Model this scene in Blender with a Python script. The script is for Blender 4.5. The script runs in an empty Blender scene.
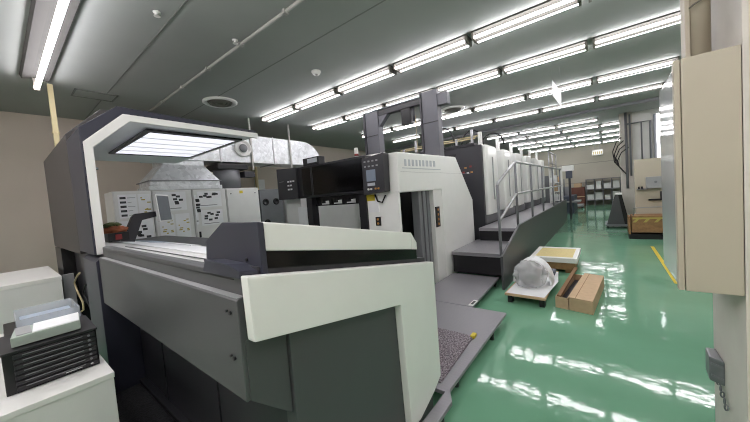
import bpy, bmesh, math, random
from mathutils import Vector, Matrix
random.seed(7)
PI = math.pi
scene = bpy.context.scene
COL = scene.collection

# ------------------------------------------------------------------ materials
def lin(h):
    h = h.lstrip('#')
    out = []
    for i in (0, 2, 4):
        c = int(h[i:i+2], 16) / 255
        out.append(c / 12.92 if c <= .04045 else ((c + .055) / 1.055) ** 2.4)
    return tuple(out) + (1,)

def new_mat(name):
    m = bpy.data.materials.new(name); m.use_nodes = True
    return m, m.node_tree.nodes, m.node_tree.links, m.node_tree.nodes['Principled BSDF']

def mat(name, col, rough=.5, metal=0, var=.06, vscale=6, bump=0, bscale=60, coat=0, spec=.5):
    m, N, L, b = new_mat(name)
    b.inputs['Roughness'].default_value = rough
    b.inputs['Metallic'].default_value = metal
    b.inputs['Specular IOR Level'].default_value = spec
    if coat:
        b.inputs['Coat Weight'].default_value = coat
        b.inputs['Coat Roughness'].default_value = .08
    c = lin(col)
    tc = N.new('ShaderNodeTexCoord')
    nz = N.new('ShaderNodeTexNoise'); nz.inputs['Scale'].default_value = vscale; nz.inputs['Detail'].default_value = 4
    L.new(tc.outputs['Object'], nz.inputs['Vector'])
    rp = N.new('ShaderNodeValToRGB')
    rp.color_ramp.elements[0].position = .3; rp.color_ramp.elements[1].position = .7
    rp.color_ramp.elements[0].color = tuple(x * (1 - var) for x in c[:3]) + (1,)
    rp.color_ramp.elements[1].color = tuple(min(1, x * (1 + var)) for x in c[:3]) + (1,)
    L.new(nz.outputs['Fac'], rp.inputs['Fac']); L.new(rp.outputs['Color'], b.inputs['Base Color'])
    if bump:
        n2 = N.new('ShaderNodeTexNoise'); n2.inputs['Scale'].default_value = bscale; n2.inputs['Detail'].default_value = 3
        L.new(tc.outputs['Object'], n2.inputs['Vector'])
        bp = N.new('ShaderNodeBump'); bp.inputs['Strength'].default_value = bump; bp.inputs['Distance'].default_value = .01
        L.new(n2.outputs['Fac'], bp.inputs['Height']); L.new(bp.outputs['Normal'], b.inputs['Normal'])
    return m

def emit(name, col, s):
    m, N, L, b = new_mat(name)
    b.inputs['Base Color'].default_value = lin(col)
    b.inputs['Emission Color'].default_value = lin(col)
    b.inputs['Emission Strength'].default_value = s
    return m

def floor_mat():
    m, N, L, b = new_mat('green_epoxy')
    tc = N.new('ShaderNodeTexCoord')
    nz = N.new('ShaderNodeTexNoise'); nz.inputs['Scale'].default_value = .9; nz.inputs['Detail'].default_value = 5
    rp = N.new('ShaderNodeValToRGB')
    rp.color_ramp.elements[0].color = lin('#6ea283'); rp.color_ramp.elements[0].position = .3
    rp.color_ramp.elements[1].color = lin('#7aaf91'); rp.color_ramp.elements[1].position = .7
    L.new(tc.outputs['Object'], nz.inputs['Vector']); L.new(nz.outputs['Fac'], rp.inputs['Fac'])
    L.new(rp.outputs['Color'], b.inputs['Base Color'])
    b.inputs['Roughness'].default_value = .06
    b.inputs['Specular IOR Level'].default_value = .55
    n2 = N.new('ShaderNodeTexNoise'); n2.inputs['Scale'].default_value = 3.2; n2.inputs['Detail'].default_value = 3
    L.new(tc.outputs['Object'], n2.inputs['Vector'])
    bp = N.new('ShaderNodeBump'); bp.inputs['Strength'].default_value = .5; bp.inputs['Distance'].default_value = .008
    L.new(n2.outputs['Fac'], bp.inputs['Height']); L.new(bp.outputs['Normal'], b.inputs['Normal'])
    return m

def plate_mat():
    m, N, L, b = new_mat('checker_plate')
    b.inputs['Base Color'].default_value = lin('#97969b'); b.inputs['Metallic'].default_value = .45
    b.inputs['Roughness'].default_value = .42
    tc = N.new('ShaderNodeTexCoord')
    mp = N.new('ShaderNodeMapping'); mp.inputs['Rotation'].default_value = (0, 0, PI / 4)
    ck = N.new('ShaderNodeTexChecker'); ck.inputs['Scale'].default_value = 42
    L.new(tc.outputs['Object'], mp.inputs['Vector']); L.new(mp.outputs['Vector'], ck.inputs['Vector'])
    bp = N.new('ShaderNodeBump'); bp.inputs['Strength'].default_value = .25; bp.inputs['Distance'].default_value = .004
    L.new(ck.outputs['Fac'], bp.inputs['Height']); L.new(bp.outputs['Normal'], b.inputs['Normal'])
    return m

def carpet_mat(name, c0, c1):
    m, N, L, b = new_mat(name)
    tc = N.new('ShaderNodeTexCoord')
    nz = N.new('ShaderNodeTexNoise'); nz.inputs['Scale'].default_value = 75; nz.inputs['Detail'].default_value = 2
    rp = N.new('ShaderNodeValToRGB')
    rp.color_ramp.elements[0].color = lin(c0); rp.color_ramp.elements[0].position = .4
    rp.color_ramp.elements[1].color = lin(c1); rp.color_ramp.elements[1].position = .62
    L.new(tc.outputs['Object'], nz.inputs['Vector']); L.new(nz.outputs['Fac'], rp.inputs['Fac'])
    L.new(rp.outputs['Color'], b.inputs['Base Color']); b.inputs['Roughness'].default_value = .95
    bp = N.new('ShaderNodeBump'); bp.inputs['Strength'].default_value = .8; bp.inputs['Distance'].default_value = .01
    L.new(nz.outputs['Fac'], bp.inputs['Height']); L.new(bp.outputs['Normal'], b.inputs['Normal'])
    return m

def galv_mat():
    m, N, L, b = new_mat('galvanised')
    tc = N.new('ShaderNodeTexCoord')
    v = N.new('ShaderNodeTexVoronoi'); v.inputs['Scale'].default_value = 14
    rp = N.new('ShaderNodeValToRGB')
    rp.color_ramp.elements[0].color = lin('#c3c7ca'); rp.color_ramp.elements[1].color = lin('#e8ecef')
    L.new(tc.outputs['Object'], v.inputs['Vector']); L.new(v.outputs['Color'], rp.inputs['Fac'])
    L.new(rp.outputs['Color'], b.inputs['Base Color'])
    b.inputs['Metallic'].default_value = .55; b.inputs['Roughness'].default_value = .38
    n2 = N.new('ShaderNodeTexNoise'); n2.inputs['Scale'].default_value = 9
    L.new(tc.outputs['Object'], n2.inputs['Vector'])
    bp = N.new('ShaderNodeBump'); bp.inputs['Strength'].default_value = .3; bp.inputs['Distance'].default_value = .03
    L.new(n2.outputs['Fac'], bp.inputs['Height']); L.new(bp.outputs['Normal'], b.inputs['Normal'])
    return m

def clear_mat(name, col, alpha):
    m, N, L, b = new_mat(name)
    b.inputs['Base Color'].default_value = lin(col); b.inputs['Roughness'].default_value = .12
    b.inputs['Alpha'].default_value = alpha
    return m

M = dict(
    floor=floor_mat(), plate=plate_mat(), galv=galv_mat(),
    carpet=carpet_mat('mat_pile', '#5e565d', '#aaa2a8'), rubber=carpet_mat('dark_rubber', '#141416', '#232327'),
    ceiling=mat('ceiling_paint', '#a1a5a2', .9, var=.03, vscale=1.5),
    seam=mat('ceiling_seam', '#7d817d', .9),
    wall=mat('wall_paint', '#d0c6bb', .85, var=.04, vscale=1.2),
    wallfar=mat('far_wall_paint', '#bcb8aa', .85, var=.05, vscale=1),
    cream=mat('cream_paint', '#b7af9d', .5, var=.02),
    jamb=mat('jamb_paint', '#cfcac2', .6, var=.04),
    jambc=mat('plaster', '#d3c8bb', .85, var=.07, vscale=9, bump=.2, bscale=40),
    white=mat('press_white', '#f0f2ef', .32, var=.015, coat=.3),
    whitep=mat('white_enamel', '#e6e7e4', .4, var=.02),
    paper=mat('paper', '#eceef0', .8, var=.02),
    gray=mat('console_gray', '#4e5052', .42, var=.03),
    grayl=mat('light_gray', '#9b9d9f', .45, var=.03),
    graym=mat('mid_gray', '#77797d', .45, var=.03),
    navy=mat('navy_gray', '#343643', .4, var=.03),
    brown=mat('hood_gray', '#423f3f', .45, var=.03),
    dark=mat('dark_gray', '#35353a', .42, var=.04),
    charcoal=mat('charcoal', '#222226', .4, var=.04),
    black=mat('black_plastic', '#131316', .35, var=.05),
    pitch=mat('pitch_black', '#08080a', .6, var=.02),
    glass=mat('black_glass', '#08080a', .12, var=.01, spec=.3),
    smoked=mat('smoked_glass', '#0a090a', .12, var=.02, spec=.3),
    cab=mat('cabinet_enamel', '#e0e1df', .45, var=.02),
    cabd=mat('cabinet_gap', '#4c4e50', .6),
    knobpanel=mat('slate_panel', '#75787b', .35, metal=.3, var=.04),
    steel=mat('steel', '#a5a7a9', .35, metal=.7, var=.04),
    chrome=mat('chrome', '#c8cacc', .2, metal=.9, var=.03),
    yellowpole=mat('pole_cream', '#d9cda2', .5, var=.03),
    fixture=mat('fixture_white', '#a9a9a4', .5, var=.02),
    housing=mat('lamp_housing', '#45443f', .7, var=.04),
    socket=mat('lamp_holder', '#7a766f', .6),
    gantry=mat('gantry_gray', '#5e5f65', .45, var=.03),
    card=mat('cardboard', '#c4aa8a', .85, var=.05, vscale=20),
    cardd=mat('cardboard_edge', '#86694a', .9, var=.08),
    wood=mat('crate_wood', '#93704c', .8, var=.18, vscale=16),
    foam=mat('yellow_sheet', '#d9c98c', .7, var=.08, vscale=30),
    orange=mat('orange_cloth', '#96583a', .9, var=.15, vscale=20, bump=.5, bscale=30),
    green=mat('green_cloth', '#56603a', .9, var=.2, vscale=25, bump=.5, bscale=30),
    red=mat('red_plastic', '#8c2a2c', .5),
    blue=mat('blue_sheet', '#a3b0bf', .6),
    yellow=mat('yellow_paint', '#d8c43a', .6, var=.08, vscale=20),
    amber=mat('amber_lens', '#b98748', .3),
    mint=mat('mint_card', '#a8b5ac', .6, var=.02),
    reddish=mat('brown_cabinet', '#6b4034', .6, var=.1),
    slate=mat('machine_slate', '#4a5160', .5, var=.05),
    gloss=mat('gloss_panel', '#e4e6e6', .1, var=.02, coat=.6),
    cable=mat('black_cable', '#121214', .5),
    creamcable=mat('cream_cable', '#c2b48e', .6),
    screen=mat('screen_gray', '#6d7278', .45),
    film=clear_mat('plastic_film', '#f0f2f3', .42),
    clear=clear_mat('clear_plastic', '#dde4ea', .4),
    mark=mat('dark_print', '#45474a', .8),
    markl=mat('pale_print', '#b9bec4', .6),
    yprint=mat('ochre_print', '#b6a65c', .8),
    tube=emit('lamp_tube', '#fdf8fc', 13.5),
    tube2=emit('long_lamp_tube', '#fdf8fc', 10),
    diffuser=emit('viewing_light', '#f4f4ff', .4),
    led=emit('screen_glow', '#7c8796', .05),
    trough=mat('trough_enamel', '#33322f', .75, var=.04),
    vtube=emit('wall_lamp', '#fbfbff', 2),
)

# ------------------------------------------------------------------ mesh builder
ORG = {}
class MB:
    def __init__(s): s.bm = bmesh.new(); s.smooth = False
    def _merge(s, b, bevel=0, seg=2):
        if bevel:
            bmesh.ops.bevel(b, geom=b.edges[:], offset=bevel, segments=seg, affect='EDGES', profile=.6, clamp_overlap=True)
        me = bpy.data.meshes.new('t'); b.to_mesh(me); b.free(); s.bm.from_mesh(me); bpy.data.meshes.remove(me)
        return s
    def box(s, x0, x1, y0, y1, z0, z1, bevel=0, seg=2):
        b = bmesh.new()
        x0, x1 = sorted((x0, x1)); y0, y1 = sorted((y0, y1)); z0, z1 = sorted((z0, z1))
        v = [b.verts.new(p) for p in ((x0,y0,z0),(x1,y0,z0),(x1,y1,z0),(x0,y1,z0),(x0,y0,z1),(x1,y0,z1),(x1,y1,z1),(x0,y1,z1))]
        for f in ((3,2,1,0),(4,5,6,7),(0,1,5,4),(1,2,6,5),(2,3,7,6),(3,0,4,7)): b.faces.new([v[i] for i in f])
        return s._merge(b, bevel, seg)
    def hexa(s, pts, bevel=0):
        """eight corners: bottom loop of four, then top loop of four"""
        b = bmesh.new(); v = [b.verts.new(p) for p in pts]
        for f in ((3,2,1,0),(4,5,6,7),(0,1,5,4),(1,2,6,5),(2,3,7,6),(3,0,4,7)): b.faces.new([v[i] for i in f])
        bmesh.ops.recalc_face_normals(b, faces=b.faces[:])
        return s._merge(b, bevel)
    def prism(s, poly, axis, a0, a1, bevel=0, shift=(0, 0)):
        """poly of two coordinates extruded along an axis; shift moves the far end"""
        b = bmesh.new()
        def P(p, a, k):
            u, w = p[0] + shift[0] * k, p[1] + shift[1] * k
            return {'x': (a, u, w), 'y': (u, a, w), 'z': (u, w, a)}[axis]
        A = [b.verts.new(P(p, a0, 0)) for p in poly]; B = [b.verts.new(P(p, a1, 1)) for p in poly]
        b.faces.new(A[::-1]); b.faces.new(B); n = len(poly)
        for i in range(n): b.faces.new((A[i], A[(i+1) % n], B[(i+1) % n], B[i]))
        bmesh.ops.recalc_face_normals(b, faces=b.faces[:])
        return s._merge(b, bevel)
    def cyl(s, p0, p1, r, n=16, r2=None):
        p0, p1 = Vector(p0), Vector(p1); d = p1 - p0
        b = bmesh.new()
        bmesh.ops.create_cone(b, cap_ends=True, segments=n, radius1=r, radius2=r if r2 is None else r2, depth=d.length)
        q = d.to_track_quat('Z', 'Y').to_matrix().to_4x4()
        bmesh.ops.transform(b, matrix=Matrix.Translation((p0 + p1) / 2) @ q, verts=b.verts[:])
        if n > 6:
            for f in b.faces: f.smooth = len(f.verts) == 4
        return s._merge(b)
    def tube(s, pts, r, n=8, ends=True):
        pts = [Vector(p) for p in pts]; b = bmesh.new(); rings = []
        for i, p in enumerate(pts):
            d = (pts[min(i+1, len(pts)-1)] - pts[max(i-1, 0)]).normalized()
            q = d.to_track_quat('Z', 'Y')
            rings.append([b.verts.new(p + q @ Vector((r*math.cos(2*PI*k/n), r*math.sin(2*PI*k/n), 0))) for k in range(n)])
        # keep successive rings aligned
        for i in range(len(rings) - 1):
            A, B = rings[i], rings[i+1]
            best = min(range(n), key=lambda o: sum((A[k].co - B[(k+o) % n].co).length for k in range(n)))
            rings[i+1] = [B[(k+best) % n] for k in range(n)]
            for k in range(n):
                f = b.faces.new((A[k], A[(k+1) % n], rings[i+1][(k+1) % n], rings[i+1][k])); f.smooth = True
        if ends: b.faces.new(rings[0][::-1]); b.faces.new(rings[-1])
        bmesh.ops.recalc_face_normals(b, faces=b.faces[:])
        return s._merge(b)
    def lathe(s, c, prof, axis='z', n=32):
        """prof: (radius, height) list turned about an axis through c"""
        b = bmesh.new(); rings = []
        for r, h in prof:
            ring = []
            for k in range(n):
                a = 2*PI*k/n; u, w = r*math.cos(a), r*math.sin(a)
                p = {'z': (u, w, h), 'x': (h, u, w), 'y': (u, h, w)}[axis]
                ring.append(b.verts.new(Vector(c) + Vector(p)))
            rings.append(ring)
        for A, B in zip(rings, rings[1:]):
            for k in range(n):
                f = b.faces.new((A[k], A[(k+1) % n], B[(k+1) % n], B[k])); f.smooth = True
        b.faces.new(rings[0]); b.faces.new(rings[-1])
        bmesh.ops.remove_doubles(b, verts=b.verts[:], dist=1e-5)
        bmesh.ops.recalc_face_normals(b, faces=b.faces[:])
        return s._merge(b)
    def blob(s, c, r, squash=(1, 1, 1), amp=.15, seed=0, sub=4, floor=None):
        from mathutils import noise
        b = bmesh.new(); bmesh.ops.create_icosphere(b, subdivisions=sub, radius=1)
        for v in b.verts:
            k = 1 + amp * noise.noise(v.co * 2.2 + Vector((seed, seed * 2.7, 1))) + amp * .5 * noise.noise(v.co * 6 + Vector((seed, 0, 3)))
            p = Vector((v.co.x*squash[0], v.co.y*squash[1], v.co.z*squash[2])) * r * k + Vector(c)
            if floor is not None and p.z < floor: p.z = floor
            v.co = p
        for f in b.faces: f.smooth = True
        return s._merge(b)
    def build(s, name, m, parent=None):
        me = bpy.data.meshes.new(name)
        org = ORG[parent.name] if parent is not None else Vector((0, 0, 0))
        if parent is None:
            c = [v.co for v in s.bm.verts]
            org = Vector(((min(v.x for v in c)+max(v.x for v in c))/2, (min(v.y for v in c)+max(v.y for v in c))/2, min(v.z for v in c)))
        for v in s.bm.verts: v.co = v.co - org
        s.bm.to_mesh(me); s.bm.free()
        me.materials.append(M[m] if isinstance(m, str) else m)
        o = bpy.data.objects.new(name, me); COL.objects.link(o)
        if parent is not None: o.parent = parent
        else: o.location = org
        ORG[o.name] = org
        return o

def tag(o, label, cat, group=None):
    o['label'] = label; o['category'] = cat
    if group: o['group'] = group
    return o
def thing(name, label, cat, loc, group=None):
    o = bpy.data.objects.new(name, None); o.empty_display_size = .1; COL.objects.link(o); o.location = loc
    ORG[o.name] = Vector(loc)
    return tag(o, label, cat, group)
def struct(name, mb, m, parent=None):
    o = mb.build(name, m, parent)
    if parent is None: o['kind'] = 'structure'
    return o
def dup(root, loc, label=None, group=None):
    def cp(o, par):
        c = o.copy(); COL.objects.link(c)
        if par is not None: c.parent = par
        for ch in o.children: cp(ch, c)
        return c
    r = cp(root, None); r.location = loc
    if label: r['label'] = label
    if group: r['group'] = group
    return r

CE = 3.68          # ceiling height
# ------------------------------------------------------------------ setting
struct('floor', MB().box(-8.9, 3.3, -2.3, 23.2, -.12, 0), 'floor')
struct('ceiling', MB().box(-8.9, 3.3, -2.3, 23.2, CE, CE + .12), 'ceiling')
struct('wall_left', MB().box(-8.9, -8.7, -2.3, 23.2, 0, CE), 'wall')
struct('wall_far', MB().box(-8.7, 3.3, 23.0, 23.2, 0, CE), 'wallfar')
struct('wall_right', MB().box(3.1, 3.3, -2.3, 23.0, 0, CE), 'wall')
struct('wall_back', MB().box(-8.7, 3.1, -2.3, -2.1, 0, CE), 'wall')
struct('baseboard_left', MB().box(-8.7, -8.67, -2.1, 23.0, 0, .1), 'graym')
# near wall end by the camera: plaster face, painted reveal
w = struct('wall_near', MB().box(.44, 3.1, 1.8, 2.275, 0, CE), 'jambc')
struct('trim_1', MB().box(.424, .44, 1.802, 2.28, 0, CE), 'jamb')
# ceiling joints and the edge strip before the far bay
n = 2
for y in (1.37, 2.77):
    struct('trim_%d' % n, MB().box(-8.7, 3.1, y - .008, y + .008, CE - .004, CE), 'seam'); n += 1
struct('trim_%d' % n, MB().box(-8.7, 3.1, 11.3, 11.36, 3.60, CE).box(-8.7, 3.1, 11.27, 11.3, 3.60, 3.63), 'graym'); n += 1
# white wall panels of the bay on the right
struct('wall_bay', MB().box(.72, 3.1, 13.2, 13.3, 0, CE).box(.94, .95, 13.19, 13.2, 1.9, CE).box(1.2, 1.21, 13.19, 13.2, 1.9, CE), 'whitep')
# far column
struct('wall_column', MB().box(.4, .72, 13.0, 13.4, 0, CE), 'jamb')

# ------------------------------------------------------------------ ceiling fittings
X0, PITCH, LEN = -6.42, 1.265, 1.2
def light_proto():
    r = thing('ceiling_light', 'x', 'ceiling light', (0, 0, CE))
    ORG[r.name] = Vector((0, 0, 0))
    h = MB(); h.box(.0, LEN, -.11, .11, -.02, 0); h.prism([(-.045, -.02), (.045, -.02), (.008, -.106), (-.008, -.106)], 'x', .0, LEN)
    h.build('housing', 'housing', r)
    for x in (.0, LEN - .03): MB().box(x, x + .03, -.105, .105, -.10, -.02, .004).build('lamp_holder', 'socket', r)
    for y in (-.075, .075):
        MB().cyl((.03, y, -.075), (LEN - .03, y, -.075), .0165, 10).build('tube', 'tube', r)
    return r
ORD = ['first', 'second', 'third', 'fourth', 'fifth', 'sixth', 'seventh', 'eighth']
rows = [(-.45, 0, 7, 'in added unseen row above the foreground cabinets'), (-1.6, 0, 7, 'in added unseen rear row by back wall'), (4.22, 0, 7, 'in nearest twin-tube row'), (5.76, 0, 7, 'in second twin-tube row'),  # first two rows are unseen lamps added to brighten the foreground
        (7.9, 0, 7, 'in third twin-tube row'), (9.75, 0, 7, 'in last row before the beam'),
        (13.08, 2, 5, 'in first row past the beam'), (14.7, 2, 6, 'in second row past the beam'),
        (16.85, 2, 6, 'in third row past the beam'), (18.7, 2, 6, 'in fourth row past the beam'),
        (21.35, 2, 6, 'in last row by the far wall')]
proto = light_proto(); first = True
for y, k0, k1, where in rows:
    for k in range(k0, k1):
        lab = 'twin-tube ceiling light, %s from left end, %s' % (ORD[k - k0], where)
        loc = (X0 + PITCH * k, y, CE)
        if first: proto.location = loc; proto['label'] = lab; proto['group'] = 'twin-tube ceiling lights'; first = False
        else: dup(proto, loc, lab, 'twin-tube ceiling lights')
# long single-tube trough light over the console
for i, x in enumerate((-6.42, -3.5, -.58)):
    r = thing('trough_light', ['wide white trough light with one long tube above the hooded console',
              'wide trough light continuing the long-tube row towards the camera', 'wide trough light at the camera end of the long-tube row'][i], 'ceiling light', (x, .55, CE), 'long trough lights')
    MB().prism([(-.15 + .55, CE), (.15 + .55, CE), (.13 + .55, CE - .05), (.55 + .04, CE - .03), (.55 - .04, CE - .03), (.55 - .13, CE - .05)], 'x', x, x + 2.9).build('housing', 'trough', r)
    for xx in (x, x + 2.86): MB().box(xx, xx + .04, .52, .58, CE - .195, CE - .03).build('lamp_holder', 'socket', r)
    MB().cyl((x + .03, .55, CE - .16), (x + 2.86, .55, CE - .16), .03, 12).build('tube', 'tube2', r)
def vent(x, y, r0, label):
    r = thing('air_diffuser', label, 'air vent', (x, y, CE), 'round ceiling air diffusers')
    MB().lathe((x, y, CE), [(r0, 0), (r0, -.025), (r0*.9, -.045), (r0*.76, -.03), (r0*.76, 0)]).build('rim', 'cab', r)
    b = MB()
    for k in (.72, .52, .32): b.lathe((x, y, CE), [(r0*k, -.002), (r0*k, -.02), (r0*(k-.08), -.05), (r0*(k-.16), -.02), (r0*(k-.16), -.002)])
    b.build('vane', 'socket', r)
vent(-5.93, 2.93, .31, 'round ceiling air diffuser above the viewing hood and silver duct')
vent(-3.06, 7.5, .3, 'round ceiling air diffuser beside the tall gantry, over the press towers')
r = thing('smoke_detector', 'small round white smoke detector on the ceiling before the first lamp row', 'smoke detector', (-3.64, 3.4, CE))
MB().lathe((-3.64, 3.4, CE), [(.075, 0), (.075, -.02), (.055, -.05), (.02, -.055)]).build('body', 'whitep', r)
MB().lathe((-3.64, 3.4, CE - .05), [(.03, 0), (.028, -.018), (.005, -.02)]).build('sensor', 'fixture', r)
for x, y, lab in ((-3.63, 1.23, 'tiny white sprinkler head nearest the camera end of the ceiling'), (-3.61, 2.05, 'tiny white sprinkler head beside the pale ceiling conduit')):
    b = MB(); b.lathe((x, y, CE), [(.035, 0), (.035, -.008), (.012, -.012), (.012, -.035), (.03, -.04), (.03, -.044)]); tag(b.build('sprinkler_head', 'whitep'), lab, 'sprinkler', 'sprinkler heads')
r = thing('access_hatch', 'framed rectangular access hatch in the ceiling by the left wall', 'hatch', (-6.82, 1.25, CE))
MB().box(-7.0, -6.64, 1.0, 1.5, CE - .006, CE).build('panel', 'ceiling', r)
MB().box(-7.03, -7.0, .98, 1.52, CE - .014, CE).box(-6.64, -6.61, .98, 1.52, CE - .014, CE).box(-7.03, -6.61, .98, 1.0, CE - .014, CE).box(-7.03, -6.61, 1.5, 1.52, CE - .014, CE).build('frame', 'seam', r)
b = MB(); b.cyl((-8.68, 2.13, CE - .02), (2.9, 2.13, CE - .02), .02, 10)
for k in range(12): b.box(-8.4 + k * .95, -8.36 + k * .95, 2.1, 2.16, CE - .045, CE)
tag(b.build('conduit', 'fixture'), 'pale conduit running straight across the ceiling before the lamps', 'conduit')
r = thing('hanging_sign', 'blank white sign sheet hanging on strings under the ceiling lamps', 'sign', (-.65, 6.5, 2.95))
MB().prism([(-.725, 3.47), (-.595, 3.21), (-.60, 2.945), (-.73, 3.19)], 'y', 6.5, 6.506).build('sheet', 'paper', r)
for p in ((-.725, 3.47), (-.6, 3.21)): MB().cyl((p[0], 6.503, p[1]), (p[0], 6.503, CE), .002, 5).build('string', 'steel', r)
r = thing('support_pole', 'cream square pole rising to the ceiling behind the hooded console', 'pole', (-6.65, .71, 0))
MB().box(-6.68, -6.62, .68, .74, 0, CE, .006).build('shaft', 'yellowpole', r)
MB().box(-6.69, -6.61, .67, .75, 2.93, 2.96).build('collar', 'yellowpole', r)

# ------------------------------------------------------------------ operator console with viewing hood
con = thing('press_console', 'long grey control console with white apron and overhanging lit viewing hood', 'control console', (-3.4, 1.2, 0))
SL = .185
def dz(y): return 1.352 - SL * (y - .526)
XE, XW = -1.07, -6.1
# desk slab (slopes to the operator on the far side)
MB().prism([(.585, dz(.585) - .08), (.585, dz(.585) - .004), (1.9, dz(1.9) - .004), (1.9, dz(1.9) - .08)], 'x', XW, XE, .004).build('desk_top', 'cab', con)
bs = MB(); bs.prism([(.9, dz(.9)), (1.75, dz(1.75)), (1.75, dz(1.75) + .004), (.9, dz(.9) + .004)], 'x', -5.6, -1.75); bs.build('sheet_bed', 'paper', con)
tr = MB().prism([(.55, 1.24), (.55, 1.343), (.57, 1.350), (.62, dz(.62) + .006), (.62, 1.24)], 'x', -3.4, XE, .004).build('back_trim', 'gray', con)
MB().box(-3.36, -1.15, .547, .552, 1.318, 1.321).build('groove', 'black', tr)
MB().prism([(.70, dz(.70) + .001), (.715, dz(.715) + .001), (.715, dz(.715) + .006), (.70, dz(.70) + .006)], 'x', -3.4, -1.6).build('gasket', 'charcoal', con)
bp = MB().prism([(.515, .875), (.515, 1.256), (.522, 1.263), (.60, 1.263), (.60, .875)], 'x', -3.38, XE, .004).build('back_panel', 'gray', con)
for z in (1.205, 1.03):
    MB().cyl((-1.125, .507, z), (-1.125, .516, z), .007, 10).cyl((-1.15, .507, z + .004), (-1.15, .516, z + .004), .005, 10).build('screw', 'black', bp)
MB().box(-3.37, XE - .01, .52, .549, 1.263, 1.265).build('panel_lip', 'grayl', bp)
MB().box(-6.05, -1.12, .74, 1.8, .06, 1.2).build('base', 'dark', con)
kb = MB().box(-6.05, -1.12, .69, .76, 0, .1, .005).build('plinth', 'charcoal', con)
for x in (-1.9, -2.85):
    MB().box(x - .03, x + .03, .73, .742, .1, 1.0).build('rib', 'dark', con)
# right-hand side panels, seen end on
MB().prism([(.53, .875), (.53, 1.1), (.7, 1.2), (.7, .72)], 'x', -1.12, -1.066).build('side_panel', 'gray', con)
MB().prism([(.705, .02), (.705, 1.25), (1.86, 1.05), (1.86, .02)], 'x', -1.12, -1.05, .004).build('side_panel', 'gray', con)
# white apron: slanting arm and leg
ap = MB().prism([(.526, 1.352), (1.915, 1.094), (1.915, .251), (1.80, .19), (1.60, .122), (1.487, .122), (1.462, .931), (.53, 1.113)], 'x', -1.05, -1.0, .007).build('apron', 'white', con)
# control box on the desk end
def slab(poly, y0, y1, m, name, bevel=.004, parent=con):
    return MB().prism(poly, 'y', y0, y1, bevel, shift=(0, -SL * (y1 - y0))).build(name, m, parent)
zb = dz(.62)
slab([(-1.06, zb - .02), (-1.06, zb + .03), (-1.53, zb + .03), (-1.53, zb - .02)], .6, 1.9, 'dark', 'box_base')
slab([(-1.38, zb - .0), (-1.34, zb + .055), (-1.15, zb + .05), (-1.06, zb + .03), (-1.06, zb - .0)], .53, .625, 'navy', 'box_ledge')
ft = slab([(-1.055, zb + .015), (-1.055, zb + .085), (-1.2, zb + .085), (-1.2, zb + .015)], .635, 1.785, 'glass', 'display_strip')
slab([(-1.052, zb + .086), (-1.052, zb + .2), (-1.33, zb + .2), (-1.47, zb + .12), (-1.5, zb + .086)], .635, 1.72, 'white', 'box_cover', .006)
zt = zb - SL * 1.086
MB().hexa([(-1.5, 1.721, zt + .086), (-1.052, 1.721, zt + .086), (-1.052, 1.785, zt + .074), (-1.5, 1.785, zt + .074), (-1.4, 1.721, zt + .2), (-1.052, 1.721, zt + .2), (-1.052, 1.785, zt + .12), (-1.4, 1.785, zt + .12)]).build('box_tip', 'white', con)
slab([(-1.045, zb - .01), (-1.045, zb + .202), (-1.335, zb + .202), (-1.515, zb + .115), (-1.53, zb + .03), (-1.53, zb - .01)], .612, .637, 'navy', 'box_end_cap', .005)
MB().cyl((-1.15, .612, zb + .05), (-1.15, .606, zb + .05), .007, 10).build('screw', 'black', con)
# hood: front frame, rear cover, white trim, underside, viewing light
HX, HM, HB = -3.42, -4.12, -6.15
fr = MB()
fr.prism([(.50, 1.285), (.50, 2.36), (.765, 2.58), (2.10, 2.525), (2.10, 2.47), (.82, 2.49), (.565, 2.25), (.565, 1.285)], 'x', HM, HX - .012, .004)
fr.build('hood_frame', 'navy', con)
MB().prism([(.515, 1.285), (.515, 2.24), (.80, 2.515), (2.12, 2.495), (2.12, 2.435), (.845, 2.455), (.575, 2.20), (.575, 1.285)], 'x', HX - .04, HX, .004).build('hood_trim', 'whitep', con)
MB().prism([(.50, 1.25), (.50, 2.43), (.78, 2.72), (2.0, 2.72), (2.0, 2.47), (.83, 2.47), (.57, 2.22), (.57, 1.25)], 'x', HB, HM, .006).build('hood_cover', 'brown', con)
un = MB().prism([(.84, 2.48), (2.10, 2.468), (2.10, 2.455), (.85, 2.467), (.58, 2.205), (.58, 2.225)], 'x', HB + .05, HX - .04).build('hood_lining', 'paper', con)
lf = MB(); z0 = 2.452
lf.box(-5.22, -3.62, 1.02, 1.07, z0 - .02, z0).box(-5.22, -3.62, 1.98, 2.02, z0 - .02, z0).box(-5.22, -5.16, 1.07, 1.98, z0 - .02, z0).box(-3.70, -3.62, 1.07, 1.98, z0 - .02, z0)
lf = lf.build('light_frame', 'charcoal', con)
MB().box(-5.16, -3.70, 1.07, 1.98, z0 - .014, z0 - .002).build('diffuser', 'diffuser', lf)
for k in range(1, 5): MB().box(-5.16 + .29 * k - .008, -5.16 + .29 * k + .008, 1.07, 1.98, z0 - .019, z0 - .014).build('louvre', 'whitep', lf)
MB().cyl((-3.95, .6, 2.08), (-3.95, .68, 2.08), .012, 8).build('peg', 'chrome', con)
# pedestal under the hood
MB().prism([(.50, .0), (.50, 1.225), (.53, 1.25), (.74, 1.25), (.74, .0)], 'x', -4.0, -3.41, .006).build('pedestal', 'navy', con)
MB().box(-5.6, -4.0, .62, .74, .55, 1.24, .004).build('pedestal_panel', 'dark', con)
MB().box(-6.12, -5.55, .5, .74, 0, 1.24, .006).build('pedestal', 'black', con)
MB().box(-5.55, -4.0, .7, .745, 0, .55).build('kick_panel', 'grayl', con)
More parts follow.
